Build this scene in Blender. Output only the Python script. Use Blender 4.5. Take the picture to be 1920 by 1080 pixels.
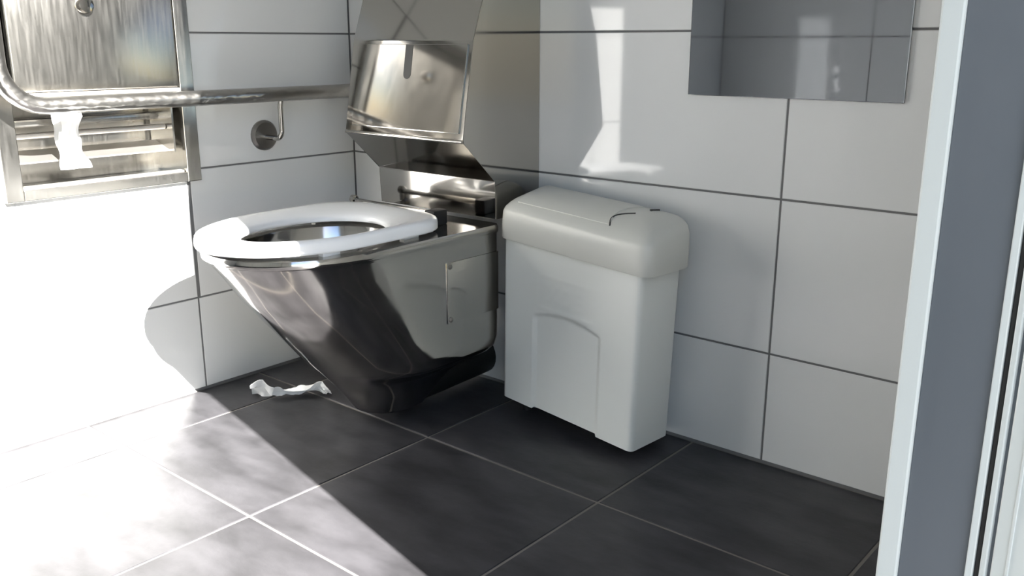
import bpy, bmesh, math, random
from mathutils import Vector, Matrix
random.seed(7)
for o in list(bpy.data.objects): bpy.data.objects.remove(o)
scene = bpy.context.scene
C = scene.collection

# ------------------------------------------------------------------ camera
cam_d = bpy.data.cameras.new('camera'); cam = bpy.data.objects.new('camera', cam_d); C.objects.link(cam)
YAW, PITCH = 2.276, 0.2621
F = Vector((math.cos(YAW)*math.cos(PITCH), math.sin(YAW)*math.cos(PITCH), -math.sin(PITCH)))
R = Vector((math.sin(YAW), -math.cos(YAW), 0)); U = R.cross(F)
M = Matrix((R, U, -F)).transposed().to_4x4(); M.translation = Vector((1.9041, -1.591, .8068))
cam.matrix_world = M
cam_d.sensor_width = 36; cam_d.lens = 1718.2/1920*36; cam_d.clip_start = .02
scene.camera = cam

# ------------------------------------------------------------------ sky, sun, exposure
SUN_EL = math.radians(32)
sun_h = Vector((.977, -.212, 0)).normalized()
w = bpy.data.worlds.new('sky'); scene.world = w; w.use_nodes = True
nt = w.node_tree; nt.nodes.clear()
wo = nt.nodes.new('ShaderNodeOutputWorld'); bg = nt.nodes.new('ShaderNodeBackground'); sk = nt.nodes.new('ShaderNodeTexSky')
sk.sky_type = 'NISHITA'; sk.sun_disc = False; sk.sun_elevation = SUN_EL; sk.sun_rotation = math.atan2(sun_h.x, sun_h.y)
sk.air_density = 1.0; sk.dust_density = 0.25; sk.ozone_density = 1.8
bg.inputs[1].default_value = 0.29
nt.links.new(sk.outputs[0], bg.inputs[0]); nt.links.new(bg.outputs[0], wo.inputs[0])
sd = bpy.data.lights.new('sun', 'SUN'); so = bpy.data.objects.new('sun', sd); C.objects.link(so)
sd.energy = 48; sd.angle = math.radians(.25); sd.color = (1, .97, .93)
to_sun = Vector((sun_h.x*math.cos(SUN_EL), sun_h.y*math.cos(SUN_EL), math.sin(SUN_EL)))
so.rotation_euler = to_sun.to_track_quat('Z', 'Y').to_euler(); so.location = to_sun*6
scene.view_settings.view_transform = 'Standard'; scene.view_settings.look = 'None'
scene.view_settings.gamma = 1; scene.view_settings.use_curve_mapping = False
scene.view_settings.exposure = 0.45

# ------------------------------------------------------------------ materials
def mat(name, col, rough=.5, metal=0., spec=.5, noise=None, bump=None, rnoise=None, rnd=0., coat=0.):
    m = bpy.data.materials.new(name); m.use_nodes = True
    n = m.node_tree.nodes; l = m.node_tree.links; b = n['Principled BSDF']
    b.inputs['Base Color'].default_value = (*col, 1); b.inputs['Roughness'].default_value = rough
    b.inputs['Metallic'].default_value = metal; b.inputs['Specular IOR Level'].default_value = spec
    b.inputs['Coat Weight'].default_value = coat
    tc = n.new('ShaderNodeTexCoord')
    def nz(scale, stretch, detail):
        mp = n.new('ShaderNodeMapping'); mp.inputs['Scale'].default_value = stretch
        t = n.new('ShaderNodeTexNoise'); t.inputs['Scale'].default_value = scale; t.inputs['Detail'].default_value = detail
        l.new(tc.outputs['Object'], mp.inputs[0]); l.new(mp.outputs[0], t.inputs[0]); return t
    if noise:   # (scale, stretch, detail, dark colour, light colour)
        t = nz(*noise[:3]); r = n.new('ShaderNodeValToRGB')
        r.color_ramp.elements[0].position = .3; r.color_ramp.elements[1].position = .72
        r.color_ramp.elements[0].color = (*noise[3], 1); r.color_ramp.elements[1].color = (*noise[4], 1)
        if rnd:
            oi = n.new('ShaderNodeObjectInfo'); mp = t.inputs[0].links[0].from_node
            ml = n.new('ShaderNodeMath'); ml.operation = 'MULTIPLY'; ml.inputs[1].default_value = rnd
            l.new(oi.outputs['Random'], ml.inputs[0]); l.new(ml.outputs[0], mp.inputs['Location'])
        l.new(t.outputs[0], r.inputs[0]); l.new(r.outputs[0], b.inputs['Base Color'])
    if rnoise:  # (scale, stretch, detail, min, max)
        t = nz(*rnoise[:3]); r = n.new('ShaderNodeMapRange'); r.inputs[1].default_value = .3; r.inputs[2].default_value = .7
        r.inputs[3].default_value = rnoise[3]; r.inputs[4].default_value = rnoise[4]
        l.new(t.outputs[0], r.inputs[0]); l.new(r.outputs[0], b.inputs['Roughness'])
    if bump:    # (scale, stretch, detail, strength, distance)
        t = nz(*bump[:3]); bp = n.new('ShaderNodeBump'); bp.inputs['Strength'].default_value = bump[3]; bp.inputs['Distance'].default_value = bump[4]
        l.new(t.outputs[0], bp.inputs['Height']); l.new(bp.outputs[0], b.inputs['Normal'])
    return m
MT = {}
MT['tile'] = mat('white_glazed_tile', (.64,.645,.64), .05)
MT['grout'] = mat('dark_grey_grout', (.13,.13,.13), .9)
MT['slate'] = mat('anthracite_slate_tile', (.05,.05,.05), .42, spec=.22, noise=(7,(1,2.2,1),9,(.022,.0215,.023),(.056,.0545,.059)), rnoise=(7,(1,1,1),4,.30,.45), bump=(30,(1,1.6,1),6,.12,.004), rnd=30)
MT['floor_grout'] = mat('pale_floor_grout', (.17,.155,.14), .9)
MT['steel'] = mat('polished_steel', (.385,.37,.345), .08, 1, rnoise=(4,(1,1,1),5,.05,.11))
MT['steel_pan'] = mat('polished_steel_pan', (.42,.41,.39), .1, 1, rnoise=(6,(1,1,3),5,.06,.15), bump=(7,(1,1,1),2,.05,.01))
MT['steel_brushed'] = mat('brushed_steel', (.41,.40,.375), .23, 1, rnoise=(30,(1,6,.5),3,.19,.27))
MT['steel_rail'] = mat('dimpled_steel', (.40,.39,.37), .28, 1, bump=(70,(1,.6,1),1,.6,.004))
MT['steel_satin'] = mat('satin_steel', (.62,.60,.57), .45, 1)
MT['steel_dark'] = mat('dull_steel', (.25,.24,.23), .35, 1)
MT['seat'] = mat('white_seat_plastic', (.84,.85,.86), .16, coat=.2)
MT['bin'] = mat('offwhite_bin_plastic', (.68,.69,.66), .3, bump=(120,(1,1,1),2,.03,.001))
MT['lid'] = mat('cream_lid_plastic', (.57,.57,.53), .33, bump=(120,(1,1,1),2,.03,.001))
MT['slit'] = mat('dark_slit', (.05,.05,.048), .7)
MT['black'] = mat('black_rubber', (.008,.008,.008), .5)
MT['paper'] = mat('white_tissue', (.85,.85,.84), .95, bump=(40,(1,1,1),4,.3,.003))
MT['mirror'] = mat('mirror_silver', (.31,.325,.35), .02, 1, rnoise=(14,(1,1,.25),6,.01,.06))
MT['white_paint'] = mat('white_powder_coat', (.60,.62,.59), .35)
MT['grey_paint'] = mat('grey_blue_paint', (.11,.12,.13), .45, noise=(6,(1,1,.5),6,(.10,.112,.124),(.125,.136,.148)))
MT['plaster'] = mat('white_ceiling_paint', (.72,.72,.71), .9)
MT['ground'] = mat('concrete_ground', (.13,.13,.125), .95, noise=(2,(1,1,1),6,(.10,.10,.095),(.16,.155,.15)))

# ------------------------------------------------------------------ helpers
def link(name, bm, m, parent=None, smooth=None):
    me = bpy.data.meshes.new(name); bmesh.ops.recalc_face_normals(bm, faces=bm.faces[:]); bm.to_mesh(me); bm.free()
    me.materials.append(MT[m])
    if smooth is not None:
        for p in me.polygons: p.use_smooth = True
        me.set_sharp_from_angle(angle=math.radians(smooth))
    o = bpy.data.objects.new(name, me); C.objects.link(o)
    if parent: attach(o, parent)
    return o
def world_inv(p):
    m = Matrix.Translation(p.location) if p.type == 'EMPTY' else p.matrix_basis.copy()
    if p.type == 'EMPTY' and p.get('_rz'): m = m @ Matrix.Rotation(p['_rz'], 4, 'Z')
    return m.inverted()
def attach(o, p):
    o.parent = p
    o.matrix_parent_inverse = world_inv(p)       # meshes are written in world coordinates (parts of parts sit at identity)
def thing(name, label, cat, loc, group=None):
    o = bpy.data.objects.new(name, None); C.objects.link(o); o.location = loc; o.empty_display_size = .05
    o['label'] = label; o['category'] = cat
    if group: o['group'] = group
    return o
def tag(o, label, cat):
    o['label'] = label; o['category'] = cat; return o
def struct(o, label=None):
    o['kind'] = 'structure'
    if label: o['label'] = label
    return o
def abox(bm, x0, x1, y0, y1, z0, z1, bev=0, seg=2):
    r = bmesh.ops.create_cube(bm, size=1); vs = r['verts']
    for v in vs: v.co = Vector(((x0+x1)/2+v.co.x*(x1-x0), (y0+y1)/2+v.co.y*(y1-y0), (z0+z1)/2+v.co.z*(z1-z0)))
    if bev:
        es = list({e for v in vs for e in v.link_edges})
        bmesh.ops.bevel(bm, geom=es, offset=bev, segments=seg, profile=.5, affect='EDGES')
    return bm
def box(*a, **k): return abox(bmesh.new(), *a, **k)
def loft(bm, loops, cap0=True, cap1=True, closed=False):
    rows = [[bm.verts.new(p) for p in lp] for lp in loops]; n = len(rows[0])
    pairs = list(zip(rows, rows[1:])) + ([(rows[-1], rows[0])] if closed else [])
    for a, b in pairs:
        for i in range(n):
            j = (i+1) % n; bm.faces.new((a[i], a[j], b[j], b[i]))
    if not closed:
        if cap0: bm.faces.new(rows[0][::-1])
        if cap1: bm.faces.new(rows[-1])
    return bm
def tube(bm, pts, r, n=16):
    pts = [Vector(p) for p in pts]; loops = []; up = None
    for i, p in enumerate(pts):
        t = (pts[min(i+1, len(pts)-1)]-pts[max(i-1, 0)]).normalized()
        if up is None: up = t.orthogonal().normalized()
        up = (up - t*up.dot(t)).normalized(); s = t.cross(up)
        rr = r[i] if isinstance(r, (list, tuple)) else r
        loops.append([p+up*rr*math.cos(2*math.pi*k/n)+s*rr*math.sin(2*math.pi*k/n) for k in range(n)])
    return loft(bm, loops)
def arc(c, a, b, n=8, a0=0, a1=math.pi/2):
    """points c + a cos + b sin"""
    c, a, b = Vector(c), Vector(a), Vector(b)
    return [c+a*math.cos(a0+(a1-a0)*i/n)+b*math.sin(a0+(a1-a0)*i/n) for i in range(n+1)]
def prism(bm, prof, x0, x1, bev=0):
    """profile in (y,z) pushed along x"""
    a = [bm.verts.new((x0, y, z)) for y, z in prof]; b = [bm.verts.new((x1, y, z)) for y, z in prof]
    bm.faces.new(a[::-1]); bm.faces.new(b); n = len(prof)
    for i in range(n): bm.faces.new((a[i], a[(i+1) % n], b[(i+1) % n], b[i]))
    if bev: bmesh.ops.bevel(bm, geom=bm.edges[:], offset=bev, segments=2, profile=.5, affect='EDGES')
    return bm

# ------------------------------------------------------------------ room shell with single tiles
_tiles = {}
def tile_mesh(w_, h_, t, m):
    k = (round(w_, 4), round(h_, 4), t, m)
    if k not in _tiles:
        bm = bmesh.new(); c = .0012
        lo = [bm.verts.new(p) for p in ((0,0,-t),(w_,0,-t),(w_,h_,-t),(0,h_,-t))]
        mi = [bm.verts.new(p) for p in ((0,0,-c),(w_,0,-c),(w_,h_,-c),(0,h_,-c))]
        hi = [bm.verts.new(p) for p in ((c,c,0),(w_-c,c,0),(w_-c,h_-c,0),(c,h_-c,0))]
        for A, B in ((lo, mi), (mi, hi)):
            for i in range(4): bm.faces.new((A[i], A[(i+1) % 4], B[(i+1) % 4], B[i]))
        bm.faces.new(hi); bm.faces.new(lo[::-1])
        me = bpy.data.meshes.new('tile'); bm.to_mesh(me); bm.free(); me.materials.append(MT[m]); _tiles[k] = me
    return _tiles[k]
def lay(parent, org, eu, ev, us, vs, m, gap=.004, t=.006, holes=()):
    """tiles between the joint positions us x vs; org + eu*u + ev*v is the finished surface; pieces inside a hole are cut away"""
    org, eu, ev = Vector(org), Vector(eu), Vector(ev); en = eu.cross(ev)
    for u0, u1 in zip(us, us[1:]):
        for v0, v1 in zip(vs, vs[1:]):
            rects = [(u0+gap/2, u1-gap/2, v0+gap/2, v1-gap/2)]
            for (a0, a1, b0, b1) in holes:
                out = []
                for (p0, p1, q0, q1) in rects:
                    if p1 <= a0 or p0 >= a1 or q1 <= b0 or q0 >= b1: out.append((p0, p1, q0, q1)); continue
                    if p0 < a0: out.append((p0, a0, q0, q1))
                    if p1 > a1: out.append((a1, p1, q0, q1))
                    m0, m1 = max(p0, a0), min(p1, a1)
                    if q0 < b0: out.append((m0, m1, q0, b0))
                    if q1 > b1: out.append((m0, m1, b1, q1))
                rects = out
            for (p0, p1, q0, q1) in rects:
                if p1-p0 < .006 or q1-q0 < .006: continue
                o = bpy.data.objects.new('tile', tile_mesh(p1-p0, q1-q0, t, m)); C.objects.link(o)
                mw = Matrix((eu, ev, en)).transposed().to_4x4(); mw.translation = org+eu*p0+ev*q0
                o.parent = parent; o.matrix_basis = mw
D, W, H = 2.02, 1.687, 2.4         # room depth, inner face of the door wall, ceiling
WO = 1.775                         # outer face of the door wall
DY0, DY1, DH = -.840, -1.64, 2.05  # door opening
zs = [.004, .2274, .5274, .8274, 1.1274, 1.4274, 1.7274, 2.0274, 2.3274, H]
tt = .006
# floor
S = .4384
fx = [0] + [.6075+S*k for k in range(-1, 3)] + [1.70]
fy = [-.3431-S*k for k in range(0, 4)]
floor = struct(link('floor', box(-.02, 1.80, -D-.02, .02, -.06, -.0015), 'floor_grout'))
lay(floor, (0,-D,0), (1,0,0), (0,1,0), fx, [0]+sorted(y+D for y in fy)+[D], 'slate', gap=.005)
# back wall (toilet wall, y = 0)
g = .0015
wb = struct(link('wall_back', box(-.12, 1.80, g, .12, -.06, H), 'grout'))
lay(wb, (0,0,0), (1,0,0), (0,0,1), [0, .6, 1.1985, W], zs, 'tile')
# left wall (x = 0) with the recess for the paper dispenser
PY0, PY1, PZ0, PZ1 = -.885, -.463, .503, 1.0     # outline of the dispenser frame
HY0, HY1, HZ0, HZ1 = PY0+.02, PY1-.02, PZ0+.012, PZ1-.02
bm = bmesh.new()
abox(bm, -.16, -g, -D, HY0, -.06, H); abox(bm, -.16, -g, HY1, .12, -.06, H)
abox(bm, -.16, -g, HY0, HY1, -.06, HZ0); abox(bm, -.16, -g, HY0, HY1, HZ1, H)
wl = struct(link('wall_left', bm, 'grout'))
ly = [0, .4893, 1.0893, 1.6893, D]
lay(wl, (0,-D,0), (0,1,0), (0,0,1), sorted(D-v for v in ly), zs, 'tile', holes=[(D+HY0, D+HY1, HZ0, HZ1)])
# front wall (y = -D)
wf = struct(link('wall_front', box(-.16, 1.80, -D-.12, -D-g, -.06, H), 'grout'))
lay(wf, (W,-D,0), (-1,0,0), (0,0,1), [0, W-1.2, W-.62, W], zs, 'tile')
# door wall (x = W) with the opening
bm = bmesh.new()
abox(bm, W+g, WO, DY0+.02, .12, -.06, H); abox(bm, W+g, WO, -D-.12, DY1-.02, -.06, H); abox(bm, W+g, WO, DY1-.02, DY0+.02, DH+.02, H)
wr = struct(link('wall_right', bm, 'white_paint'))
lay(wr, (W,0,0), (0,-1,0), (0,0,1), [0, .42, 1.02, 1.62, D], zs, 'tile', holes=[(-DY0-.02, -DY1+.02, -.01, DH+.02)])
struct(link('ceiling', box(-.16, WO, -D-.12, .12, H, H+.1), 'plaster'))
struct(link('ground', box(WO+.001, 12, -9, 9, -.2, -.03), 'ground'))
struct(link('threshold', box(1.70, WO+.03, DY1-.02, DY0+.02, -.0015, .004, bev=.001), 'steel_dark'))

# door frame: white inner strip, grey-blue reveal, white rebate with black seals
fr = bpy.data.objects.new('trim_1', None); C.objects.link(fr); fr.location = (1.73, DY0, 0); struct(fr, 'white and grey-blue metal door frame with black seals at right')
def jamb(yin, s):   # s = +1 right jamb (solid towards +y), -1 left jamb
    def jb(name, x0, x1, d0, d1, m, bev=.0008):
        ya, yb = sorted((yin+s*d0, yin+s*d1)); return link(name, box(x0, x1, ya, yb, .004, DH+.02, bev=bev), m, fr)
    jb('inner_strip', 1.6846, 1.7022, 0, .03, 'white_paint', .002)
    jb('reveal_panel', 1.7022, 1.7545, .0035, .03, 'grey_paint')
    jb('rebate_strip', 1.7545, 1.7605, -.001, .03, 'white_paint', .001)
    jb('rubber_seal', 1.7605, 1.7645, .003, .03, 'black')
jamb(DY0, 1); jamb(DY1, -1)
link('head', box(1.6846, 1.7645, DY1-.02, DY0+.02, DH, DH+.02), 'white_paint', fr)
# door leaf, swung out on the right jamb (about 75 degrees open), its free edge throws the straight shadow into the room
HG = Vector((1.7650, DY0, 0)); LA = math.radians(-15.2)
dr = bpy.data.objects.new('door_1', None); C.objects.link(dr); dr.location = HG; struct(dr, 'open white door leaf at the right edge')
def leafpart(name, x0, x1, y0, y1, z0, z1, m, bev=.001, par=None):
    bm = box(x0, x1, y0, y1, z0, z1, bev=bev); bm.transform(Matrix.Translation(HG) @ Matrix.Rotation(LA, 4, 'Z'))
    return link(name, bm, m, par or dr)
leafpart('edge_profile', 0, .005, -.001, .04, .01, DH-.01, 'white_paint')
leafpart('edge_groove', .005, .008, .003, .038, .01, DH-.01, 'grey_paint', 0)
leafpart('leaf', .008, .81, 0, .04, .01, DH-.01, 'white_paint', .002)
leafpart('bead', .020, .0225, -.0012, .002, .01, DH-.01, 'white_paint', .0005)

# ------------------------------------------------------------------ toilet
XC = .447
def d_outline(hw, yr, ys, yf, z, pw=2.0, rc=.02, xo=0):
    """D shape: straight rear edge and sides, rounded front; 64 points, counter-clockwise from the rear middle"""
    pts = []
    rc = min(rc, hw*.6)
    for i in range(4): pts.append((-(hw-rc)*i/4, yr))                       # rear middle to left rear corner
    for i in range(6):
        a = math.pi/2*i/5; pts.append((-(hw-rc)-rc*math.sin(a), yr-rc+rc*math.cos(a)))
    for i in range(1, 6): pts.append((-hw, (yr-rc)+(ys-yr+rc)*i/6))
    for i in range(33):
        a = math.pi*i/32; c, s = math.cos(a), math.sin(a)
        pts.append((-hw*math.copysign(abs(c)**(2/pw), c), ys+(yf-ys)*abs(s)**(2/pw)))
    for i in range(5, 0, -1): pts.append((hw, (yr-rc)+(ys-yr+rc)*i/6))
    for i in range(5, -1, -1):
        a = math.pi/2*i/5; pts.append(((hw-rc)+rc*math.sin(a), yr-rc+rc*math.cos(a)))
    for i in range(3, 0, -1): pts.append(((hw-rc)*i/4, yr))
    return [Vector((XC+xo+x, y, z)) for x, y in pts]
def hole_like(outline, cy, rx, ry, z, cx=None):
    cx = XC if cx is None else cx
    out = []
    for p in outline:
        a = math.atan2((p.y-cy)/ry, (p.x-cx)/rx); out.append(Vector((cx+rx*math.cos(a), cy+ry*math.sin(a), z)))
    return out
toilet = thing('toilet', 'polished steel toilet with white plastic seat standing beside the white bin', 'toilet', (XC, -.3, 0))
ZR = .430
rim = d_outline(.182, -.13, -.50, -.738, ZR-.002)
loops = []
foot = [  # z, half width, rear, straight to, front, power
 (.026, .062, -.262, -.300, -.380, 2.0), (.032, .070, -.255, -.300, -.390, 2.0), (.070, .086, -.225, -.297, -.418, 2.0),
 (.100, .101, -.200, -.295, -.442, 2.0), (.122, .128, -.178, -.300, -.461, 2.0), (.136, .150, -.160, -.308, -.473, 2.0),
 (.147, .168, -.148, -.315, -.483, 2.05), (.160, .178, -.137, -.322, -.494, 2.1), (.180, .181, -.131, -.335, -.511, 2.1),
 (.220, .181, -.130, -.358, -.546, 2.1), (.270, .181, -.130, -.390, -.590, 2.1), (.320, .181, -.130, -.422, -.633, 2.1),
 (.370, .181, -.130, -.452, -.668, 2.1), (.408, .181, -.130, -.474, -.698, 2.1), (.413, .182, -.13, -.478, -.701, 2.1),
 (.4135, .184, -.13, -.48, -.706, 2.1), (.4165, .1855, -.13, -.482, -.709, 2.1), (.425, .1855, -.13, -.484, -.710, 2.1), (ZR, .183, -.131, -.484, -.708, 2.1)]
for z, hw, yr, ys, yf, pw in foot: loops.append(d_outline(hw, yr, ys, yf, z, pw))
top = loops[-1]
for cy, rx, ry, z in [(-.485,.132,.175,ZR), (-.485,.127,.169,ZR-.006), (-.48,.122,.160,ZR-.05), (-.465,.105,.14,ZR-.13), (-.45,.08,.1,ZR-.20), (-.44,.05,.055,ZR-.24), (-.44,.015,.015,ZR-.245)]:
    loops.append(hole_like(top, cy, rx, ry, z))
link('pan', loft(bmesh.new(), loops), 'steel_pan', toilet, 42)
# seat ring
so_ = d_outline(.173, -.250, -.485, -.722, 0, 2.05, rc=.09, xo=-.008)
si_ = hole_like(so_, -.487, .121, .152, 0, XC+.006)
def seat_loop(f, z, off=0):
    out = []
    for a, b in zip(so_, si_):
        d = (b-a); q = a+d*f
        out.append(Vector((q.x, q.y, z)))
    return out
sl = [seat_loop(f, z) for f, z in [(.08,.4365),(.02,.4375),(0,.441),(0,.451),(.015,.4565),(.05,.4605),(.12,.4625),(.30,.4630),(.50,.4605),(.72,.4565),(.88,.4525),(.96,.449),(1,.444),(.99,.4385),(.93,.4365)]]
seat = link('seat', loft(bmesh.new(), sl, closed=True), 'seat', toilet, 60)
for sx in (-1, 1):
    for yy in (-.36, -.56):
        link('bumper', box(XC+sx*.140-.008, XC+sx*.140+.008, yy-.02, yy+.02, ZR-.001, .4375, bev=.002), 'seat', seat)
# hinges behind the seat
link('hinge_rod', tube(bmesh.new(), [(XC-.185, -.222, .452), (XC+.07, -.222, .452)], .006), 'steel', toilet, 40)
link('hinge_knob', tube(bmesh.new(), [(XC-.2, -.222, .455), (XC-.196, -.222, .455), (XC-.184, -.222, .455), (XC-.18, -.222, .455)], [.005, .0095, .0095, .006]), 'steel', toilet, 40)
link('hinge_block', box(XC+.066, XC+.096, -.245, -.205, ZR, .462, bev=.003), 'black', toilet, 40)
link('hinge_post', box(XC-.19, XC-.172, -.23, -.212, ZR, .45, bev=.002), 'steel', toilet, 40)
# side access cover
XS = XC+.181
cv = link('access_panel', box(XS-.002, XS+.0022, -.298, -.14, .243, .372, bev=.0007), 'steel_pan', toilet, 30)
for y, z in ((-.290, .364), (-.290, .251)):
    link('screw', tube(bmesh.new(), [(XS+.002, y, z), (XS+.004, y, z), (XS+.005, y, z)], [.0055, .0055, .003], 10), 'steel_dark', cv, 40)
# waste pipe to the wall
link('waste_pipe', tube(bmesh.new(), [(.44, -.30, .051), (.445, -.12, .058), (.45, 0.0, .064)], .05, 24), 'black', toilet, 40)

# ------------------------------------------------------------------ steel housing above the pan
HX0, HX1 = .266, .629
hs = thing('cistern_housing', 'tall faceted steel wall housing with slotted front plate rising behind the toilet seat', 'housing', (XC, -.08, ZR))
prof = [(0,.441), (-.146,.441), (-.148,.523), (-.243,.609), (-.245,.616), (-.211,.811), (-.115,1.075), (0,1.13)]
link('casing', prism(bmesh.new(), prof, HX0, HX1, .0012), 'steel', hs)
# front plate on the lower facet
a = Vector((0,-.245,.616)); b = Vector((0,-.211,.811)); tdir = (b-a).normalized(); nrm = Vector((0,-tdir.z,tdir.y))
bm = box(.288, .618, -.0005, .003, .012, .190, bev=.0015)
def on_facet(bm):
    for v in bm.verts: v.co = Vector((v.co.x, 0, 0)) + a + nrm*v.co.y + tdir*v.co.z
    return bm
fp = link('front_plate', on_facet(bm), 'steel', hs)
bm = bmesh.new(); sp = [Vector((.452+.011*math.cos(t), 0, .128+.011*math.sin(t))) for t in [math.pi*k/8+math.pi for k in range(9)]] + [Vector((.463,0,.188)), Vector((.441,0,.188))]
va = [bm.verts.new((p.x, .0025, p.z)) for p in sp]; vb = [bm.verts.new((p.x, .0036, p.z)) for p in sp]
bm.faces.new(va); bm.faces.new(vb[::-1])
for i in range(len(sp)): bm.faces.new((va[i], va[(i+1) % len(sp)], vb[(i+1) % len(sp)], vb[i]))
link('slot', on_facet(bm), 'slit', fp)
link('bottom_lip', tube(bmesh.new(), [(HX0+.002, -.245, .613), (HX1-.002, -.245, .613)], .004, 12), 'steel', hs, 40)

# ------------------------------------------------------------------ sanitary bin
BZ = .020
sb = thing('sanitary_bin', 'off-white plastic sanitary bin with domed lid between toilet and tiled wall', 'bin', (.815, -.08, 0))
BY = math.radians(-4.6); bO = Vector((.634, -.140, 0)); bu = Vector((math.cos(BY), math.sin(BY), 0)); bv = Vector((-math.sin(BY), math.cos(BY), 0))
def rrect(w_, d_, r, x0=0, y0=0, nf=64):
    """rounded rectangle from (x0,y0), dense along the front edge"""
    p = [(x0+r+(w_-2*r)*i/nf, y0) for i in range(nf)]
    p += [(x0+w_-r+r*math.sin(t), y0+r-r*math.cos(t)) for t in [math.pi/2*i/6 for i in range(7)]]
    p += [(x0+w_-r*1+r*math.cos(t), y0+d_-r+r*math.sin(t)) for t in [math.pi/2*i/6 for i in range(7)]]
    p += [(x0+r-r*math.sin(t), y0+d_-r+r*math.cos(t)) for t in [math.pi/2*i/6 for i in range(7)]]
    p += [(x0+r-r*math.cos(t), y0+r-r*math.sin(t)) for t in [math.pi/2*i/6 for i in range(6)]]
    return p
def toB(x, y, z): return bO+bu*(x+.030*z)+bv*y+Vector((0,0,z+.021*(1-x/.37)))
def sstep(e0, e1, x):
    t = max(0, min(1, (x-e0)/(e1-e0))); return t*t*(3-2*t)
def arch(x, z):
    """1 inside the recessed arch on the front"""
    x0, x1 = .097, .273; top = .228 - .9*(x-(x0+x1)/2)**2*2.2
    return sstep(x0-.003, x0+.001, x)*sstep(x1+.003, x1-.001, x)*sstep(top+.003, top-.001, z)
def relief(x, z):
    h = 0
    if .105 < x < .262 and .232 < z < .312:      # moulded panel with worn, illegible relief marks
        bx = min(x-.105, .262-x, z-.232, .312-z); h = .0008*sstep(.0, .003, bx)*sstep(.009, .006, bx)
        a, b = (x-.146)/.015, (z-.272)/.02
        if abs(b) < 1: h += .0006*max(sstep(.32, .18, abs(a-b)), sstep(.32, .18, abs(a+b)))*sstep(1, .85, abs(b))
        q = math.hypot((x-.183)/.014, (z-.272)/.02)
        if x < .191: h += .0006*sstep(1.1, .95, q)*sstep(.5, .65, q)
        if .207 < x < .233 and abs(z-.272) < .02: h += .0006*max(sstep(.213, .211, x), sstep(.004, .002, min(abs(z-.272), abs(z-.288), abs(z-.256))))
    return h
WB, DB = .370, .128
loops = []; NZ = 90
for k in range(NZ+1):
    z = .372*k/NZ; lp = []; tp = .003*(1-k/NZ)
    for i, (x, y) in enumerate(rrect(WB-2*tp, DB-tp, .012, tp, tp)):
        zz = z
        if i < 64: y += .0045*arch(x, z) - relief(x, z)
        if k == 0 and i < 64 and .097 < x < .273: zz = .007
        lp.append(toB(x, y, BZ+zz))
    loops.append(lp)
link('body', loft(bmesh.new(), loops), 'bin', sb, 50)
for x in (.03, WB-.05):
    for y in (.055, DB-.03): 
        p = toB(x, y, 0); link('foot', tube(bmesh.new(), [(p.x, p.y, 0), (p.x, p.y, p.z+BZ+.002)], .011, 12), 'black', sb, 40)
# lid
OV = .009
def lidz(y, z):   # top falls towards the front
    t = (y+OV)/(DB+2*OV); return z - (0.030*(1-t)**2.0)*sstep(.405, .47, z)
loops = []
for z, ins in [(.366,.004),(.364,.001),(.366,0),(.40,.0),(.43,.001),(.446,.004),(.456,.010),(.463,.018),(.468,.030),(.4705,.045),(.4712,.060)]:
    lp = [toB(x, y, BZ*.6+.008+lidz(y, z)) for x, y in rrect(WB+2*OV+.010-2*ins, DB+2*OV-2*ins, max(.004, .024-ins*.3), -OV+ins, -OV+ins)]
    loops.append(lp)
lid = link('lid', loft(bmesh.new(), loops), 'lid', sb, 60)
def lid_top(x, y):
    e = min(y+OV, DB+OV-y, x+OV, WB+.010+OV-x); z = .366
    tab = [(0,.40),(.001,.43),(.004,.446),(.010,.456),(.018,.463),(.030,.468),(.045,.4705),(.060,.4712),(1,.4712)]
    for (a0, z0), (a1, z1) in zip(tab, tab[1:]):
        if a0 <= e <= a1: z = z0+(z1-z0)*(e-a0)/(a1-a0)
    return BZ*.6+.008+lidz(y, z)
# raised flap with an arched free edge
def patch(f, nu, nv, th, lift):
    bm = bmesh.new(); top_, bot = [], []
    for i in range(nu+1):
        r1, r2 = [], []
        for j in range(nv+1):
            x, y = f(i/nu, j/nv); z = lid_top(x, y)
            r1.append(bm.verts.new(toB(x, y, z+lift))); r2.append(bm.verts.new(toB(x, y, z+lift-th)))
        top_.append(r1); bot.append(r2)
    for i in range(nu):
        for j in range(nv):
            bm.faces.new((top_[i][j], top_[i+1][j], top_[i+1][j+1], top_[i][j+1])); bm.faces.new((bot[i][j], bot[i][j+1], bot[i+1][j+1], bot[i+1][j]))
    for i in range(nu):
        for j in (0, nv):
            bm.faces.new((top_[i][j], top_[i+1][j], bot[i+1][j], bot[i][j]))
    for j in range(nv):
        for i in (0, nu): bm.faces.new((top_[i][j], top_[i][j+1], bot[i][j+1], bot[i][j]))
    return bm
flap = link('flap', patch(lambda u, v: (.03+u*(.247+.022*v-.02*math.sin(math.pi*v)), .012+.098*v), 24, 16, .003, .0018), 'lid', lid, 40)
link('slit', tube(bmesh.new(), [toB(.279+.022*v-.02*math.sin(math.pi*v), .010+.05*v, lid_top(.28, .010+.05*v)+.0006) for v in [k/10 for k in range(11)]], .0016, 8), 'slit', lid, 40)
link('catch_slot', tube(bmesh.new(), [toB(.315, .088, lid_top(.315, .088)+.0008), toB(.322, .108, lid_top(.322, .108)+.0008)], .0025, 8), 'slit', lid, 40)

# ------------------------------------------------------------------ mirror
mr = thing('wall_mirror', 'frameless rectangular mirror on the tiled wall above the bin', 'mirror', (1.198, -.004, .709))
link('glass', box(.9975, 1.401, -.006, -.0005, .709, 1.35, bev=.0015), 'mirror', mr, 20)
link('backing', box(.999, 1.3995, -.0008, .0, .7105, 1.3485), 'slit', mr)

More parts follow.
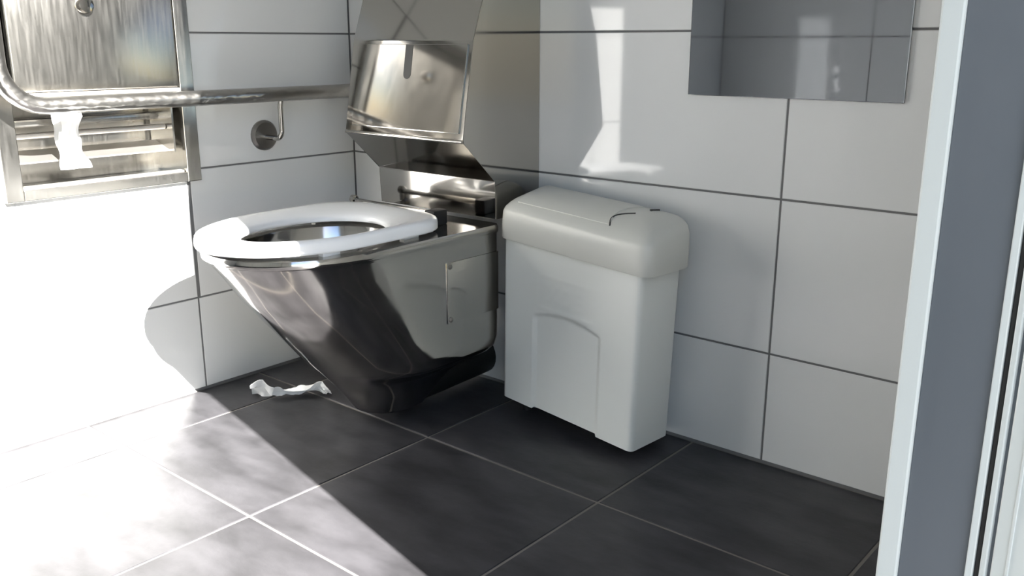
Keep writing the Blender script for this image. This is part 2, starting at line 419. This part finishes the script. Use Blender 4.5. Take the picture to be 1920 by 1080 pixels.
# ------------------------------------------------------------------ paper dispenser let into the left wall
dp = thing('paper_dispenser', 'recessed steel paper dispenser with closed door above an open compartment', 'dispenser', (0, (PY0+PY1)/2, PZ0))
bm = bmesh.new()
abox(bm, .0005, .016, PY1-.034, PY1, PZ0, PZ1, bev=.0015); abox(bm, .0005, .016, PY0, PY0+.034, PZ0, PZ1, bev=.0015)
abox(bm, .0005, .016, PY0+.034, PY1-.034, PZ0, PZ0+.022, bev=.0015); abox(bm, .0005, .016, PY0+.034, PY1-.034, PZ1-.03, PZ1, bev=.0015)
link('frame', bm, 'steel_brushed', dp)
iy0, iy1 = HY0+.002, HY1-.002; iz0 = HZ0+.002
bm = bmesh.new()
abox(bm, -.118, -.114, iy0, iy1, iz0, HZ1-.002)                       # back
abox(bm, -.114, .0, iy0, iy0+.003, iz0, HZ1-.002); abox(bm, -.114, .0, iy1-.003, iy1, iz0, HZ1-.002)
abox(bm, -.114, .0, iy0, iy1, iz0, iz0+.003); abox(bm, -.114, .0, iy0, iy1, HZ1-.005, HZ1-.002)
link('recess_box', bm, 'steel_brushed', dp)
dd = link('door', box(.004, .021, PY0+.040, PY1-.038, .712, PZ1-.034, bev=.004, seg=3), 'steel_brushed', dp, 40)
link('lock_knob', tube(bmesh.new(), [(.02, -.692, .878), (.03, -.692, .878), (.034, -.692, .878), (.036, -.692, .878)], [.0165, .0165, .014, .006], 24), 'steel', dd, 40)
link('door_lip', box(-.01, .026, PY0+.040, PY1-.038, .698, .711, bev=.003), 'steel_satin', dp, 40)
link('spindle', tube(bmesh.new(), [(-.035, iy0+.004, .625), (-.035, iy1-.03, .625)], .006, 14), 'steel_satin', dp, 40)
link('upper_ledge', box(-.112, -.06, iy0+.004, iy1-.02, .640, .655, bev=.002), 'steel_brushed', dp, 40)
bm = bmesh.new(); prism(bm, [(0,0),(.060,.018),(.060,.021),(0,.003)], iy0+.004, iy1-.022)
for v in bm.verts: v.co = Vector((-.025-v.co.y, v.co.x, .571+v.co.z))
link('tray', bm, 'steel_satin', dp)
link('front_lip', box(-.012, .006, PY0+.036, PY1-.036, PZ0+.022, PZ0+.0265, bev=.001), 'steel_satin', dp, 40)
link('side_cheek', box(-.1, -.004, iy1-.028, iy1-.024, .57, .70), 'steel_brushed', dp)

# loose strip of tissue hanging out of it
def strip(name, spine, width_dir, widths, m, n=9, amp=.006, seed=1, th=.0008):
    rnd = random.Random(seed); bm = bmesh.new(); spine = [Vector(p) for p in spine]; wd = [Vector(q) for q in width_dir]; front, back = [], []
    ph = [rnd.uniform(0, 6.28) for _ in range(6)]
    fine = []
    for i in range(len(spine)-1):
        for k in range(5): t = k/5; fine.append((spine[i].lerp(spine[i+1], t), wd[i].lerp(wd[i+1], t), widths[i]*(1-t)+widths[i+1]*t))
    fine.append((spine[-1], wd[-1], widths[-1]))
    for i, (p, d, w_) in enumerate(fine):
        t = (fine[min(i+1, len(fine)-1)][0]-fine[max(i-1, 0)][0]).normalized(); nn = t.cross(d).normalized()
        ra, rb = [], []
        for j in range(n):
            s = j/(n-1)-.5
            off = amp*(math.sin(9*s+ph[0]+i*.25)+.6*math.sin(17*s-ph[1]+i*.5)+.5*math.sin(i*.8+ph[2]+5*s))
            q = p+d.normalized()*s*w_*(1+.08*math.sin(i*.9+ph[3]))+nn*off
            ra.append(bm.verts.new(q)); rb.append(bm.verts.new(q+nn*th))
        front.append(ra); back.append(rb)
    for i in range(len(front)-1):
        for j in range(n-1):
            bm.faces.new((front[i][j], front[i][j+1], front[i+1][j+1], front[i+1][j])); bm.faces.new((back[i][j], back[i+1][j], back[i+1][j+1], back[i][j+1]))
        for j in (0, n-1): bm.faces.new((front[i][j], front[i+1][j], back[i+1][j], back[i][j]))
    for i in (0, -1):
        for j in range(n-1): bm.faces.new((front[i][j], front[i][j+1], back[i][j+1], back[i][j]))
    return link(name, bm, m, None, 30)
tag(strip('tissue_strip', [(-.016,-.742,.694), (-.008,-.740,.66), (-.010,-.744,.625), (-.004,-.742,.590), (.004,-.738,.556)], [(.1,1,0)]*5, [.052,.052,.046,.05,.062], 'paper', amp=.004, seed=3),
    'white tissue strip hanging from the steel dispenser on the left wall', 'tissue')

# ------------------------------------------------------------------ grab rail
gr = thing('grab_rail', 'steel grab rail with dimpled grip running along the left wall below the dispenser door', 'grab rail', (.08, -.28, .588))
RX, RZ = .082, .690
path = [(RX, -.022, RZ)] + [(RX, -.022-.78*k/12, RZ) for k in range(1, 13)] + arc((RX, -.815, RZ+.08), (0,0,-.08), (0,-.08,0), 10) + [(RX, -.895, .9), (RX, -.895, 1.03)] + arc((RX-.03, -.895, 1.03), (.03,0,0), (0,0,.03), 6) + [(.006, -.895, 1.06)]
link('rail', tube(bmesh.new(), path, .0165, 24), 'steel_rail', gr, 40)
link('end_flange', tube(bmesh.new(), [(RX, 0, RZ), (RX, -.004, RZ), (RX, -.022, RZ), (RX, -.024, RZ)], [.033, .036, .034, .017], 28), 'steel', gr, 40)
link('end_flange', tube(bmesh.new(), [(0, -.895, 1.06), (.004, -.895, 1.06), (.02, -.895, 1.06), (.022, -.895, 1.06)], [.033, .036, .034, .017], 28), 'steel', gr, 40)
link('support_flange', tube(bmesh.new(), [(0, -.280, .590), (.006, -.280, .590), (.012, -.280, .590), (.014, -.280, .590)], [.036, .036, .031, .01], 28), 'steel_dark', gr, 35)
link('support_arm', tube(bmesh.new(), [(.010, -.280, .586), (.055, -.280, .586)] + arc((.055, -.280, .606), (0,0,-.020), (.020,0,0), 8) + [(.075, -.280, .66), (.080, -.280, .682)], .006, 14), 'steel', gr, 40)

# ------------------------------------------------------------------ crumpled tissue on the floor
t1 = strip('crumpled_tissue', [(.146,-.462,.029), (.168,-.447,.033), (.186,-.432,.020), (.198,-.412,.017), (.214,-.388,.018), (.232,-.362,.022), (.246,-.342,.028), (.268,-.338,.010)],
           [(1,-.75,.9),(1,-.6,.9),(1,-.5,.8),(1,-.4,.7),(1,-.5,.7),(1,-.5,.8),(1,-.2,.8),(.7,.8,0)], [.082,.098,.058,.022,.036,.038,.034,.020], 'paper', amp=.005, seed=5)
tag(t1, 'crumpled white tissue lying on the dark floor in front of the toilet', 'tissue')
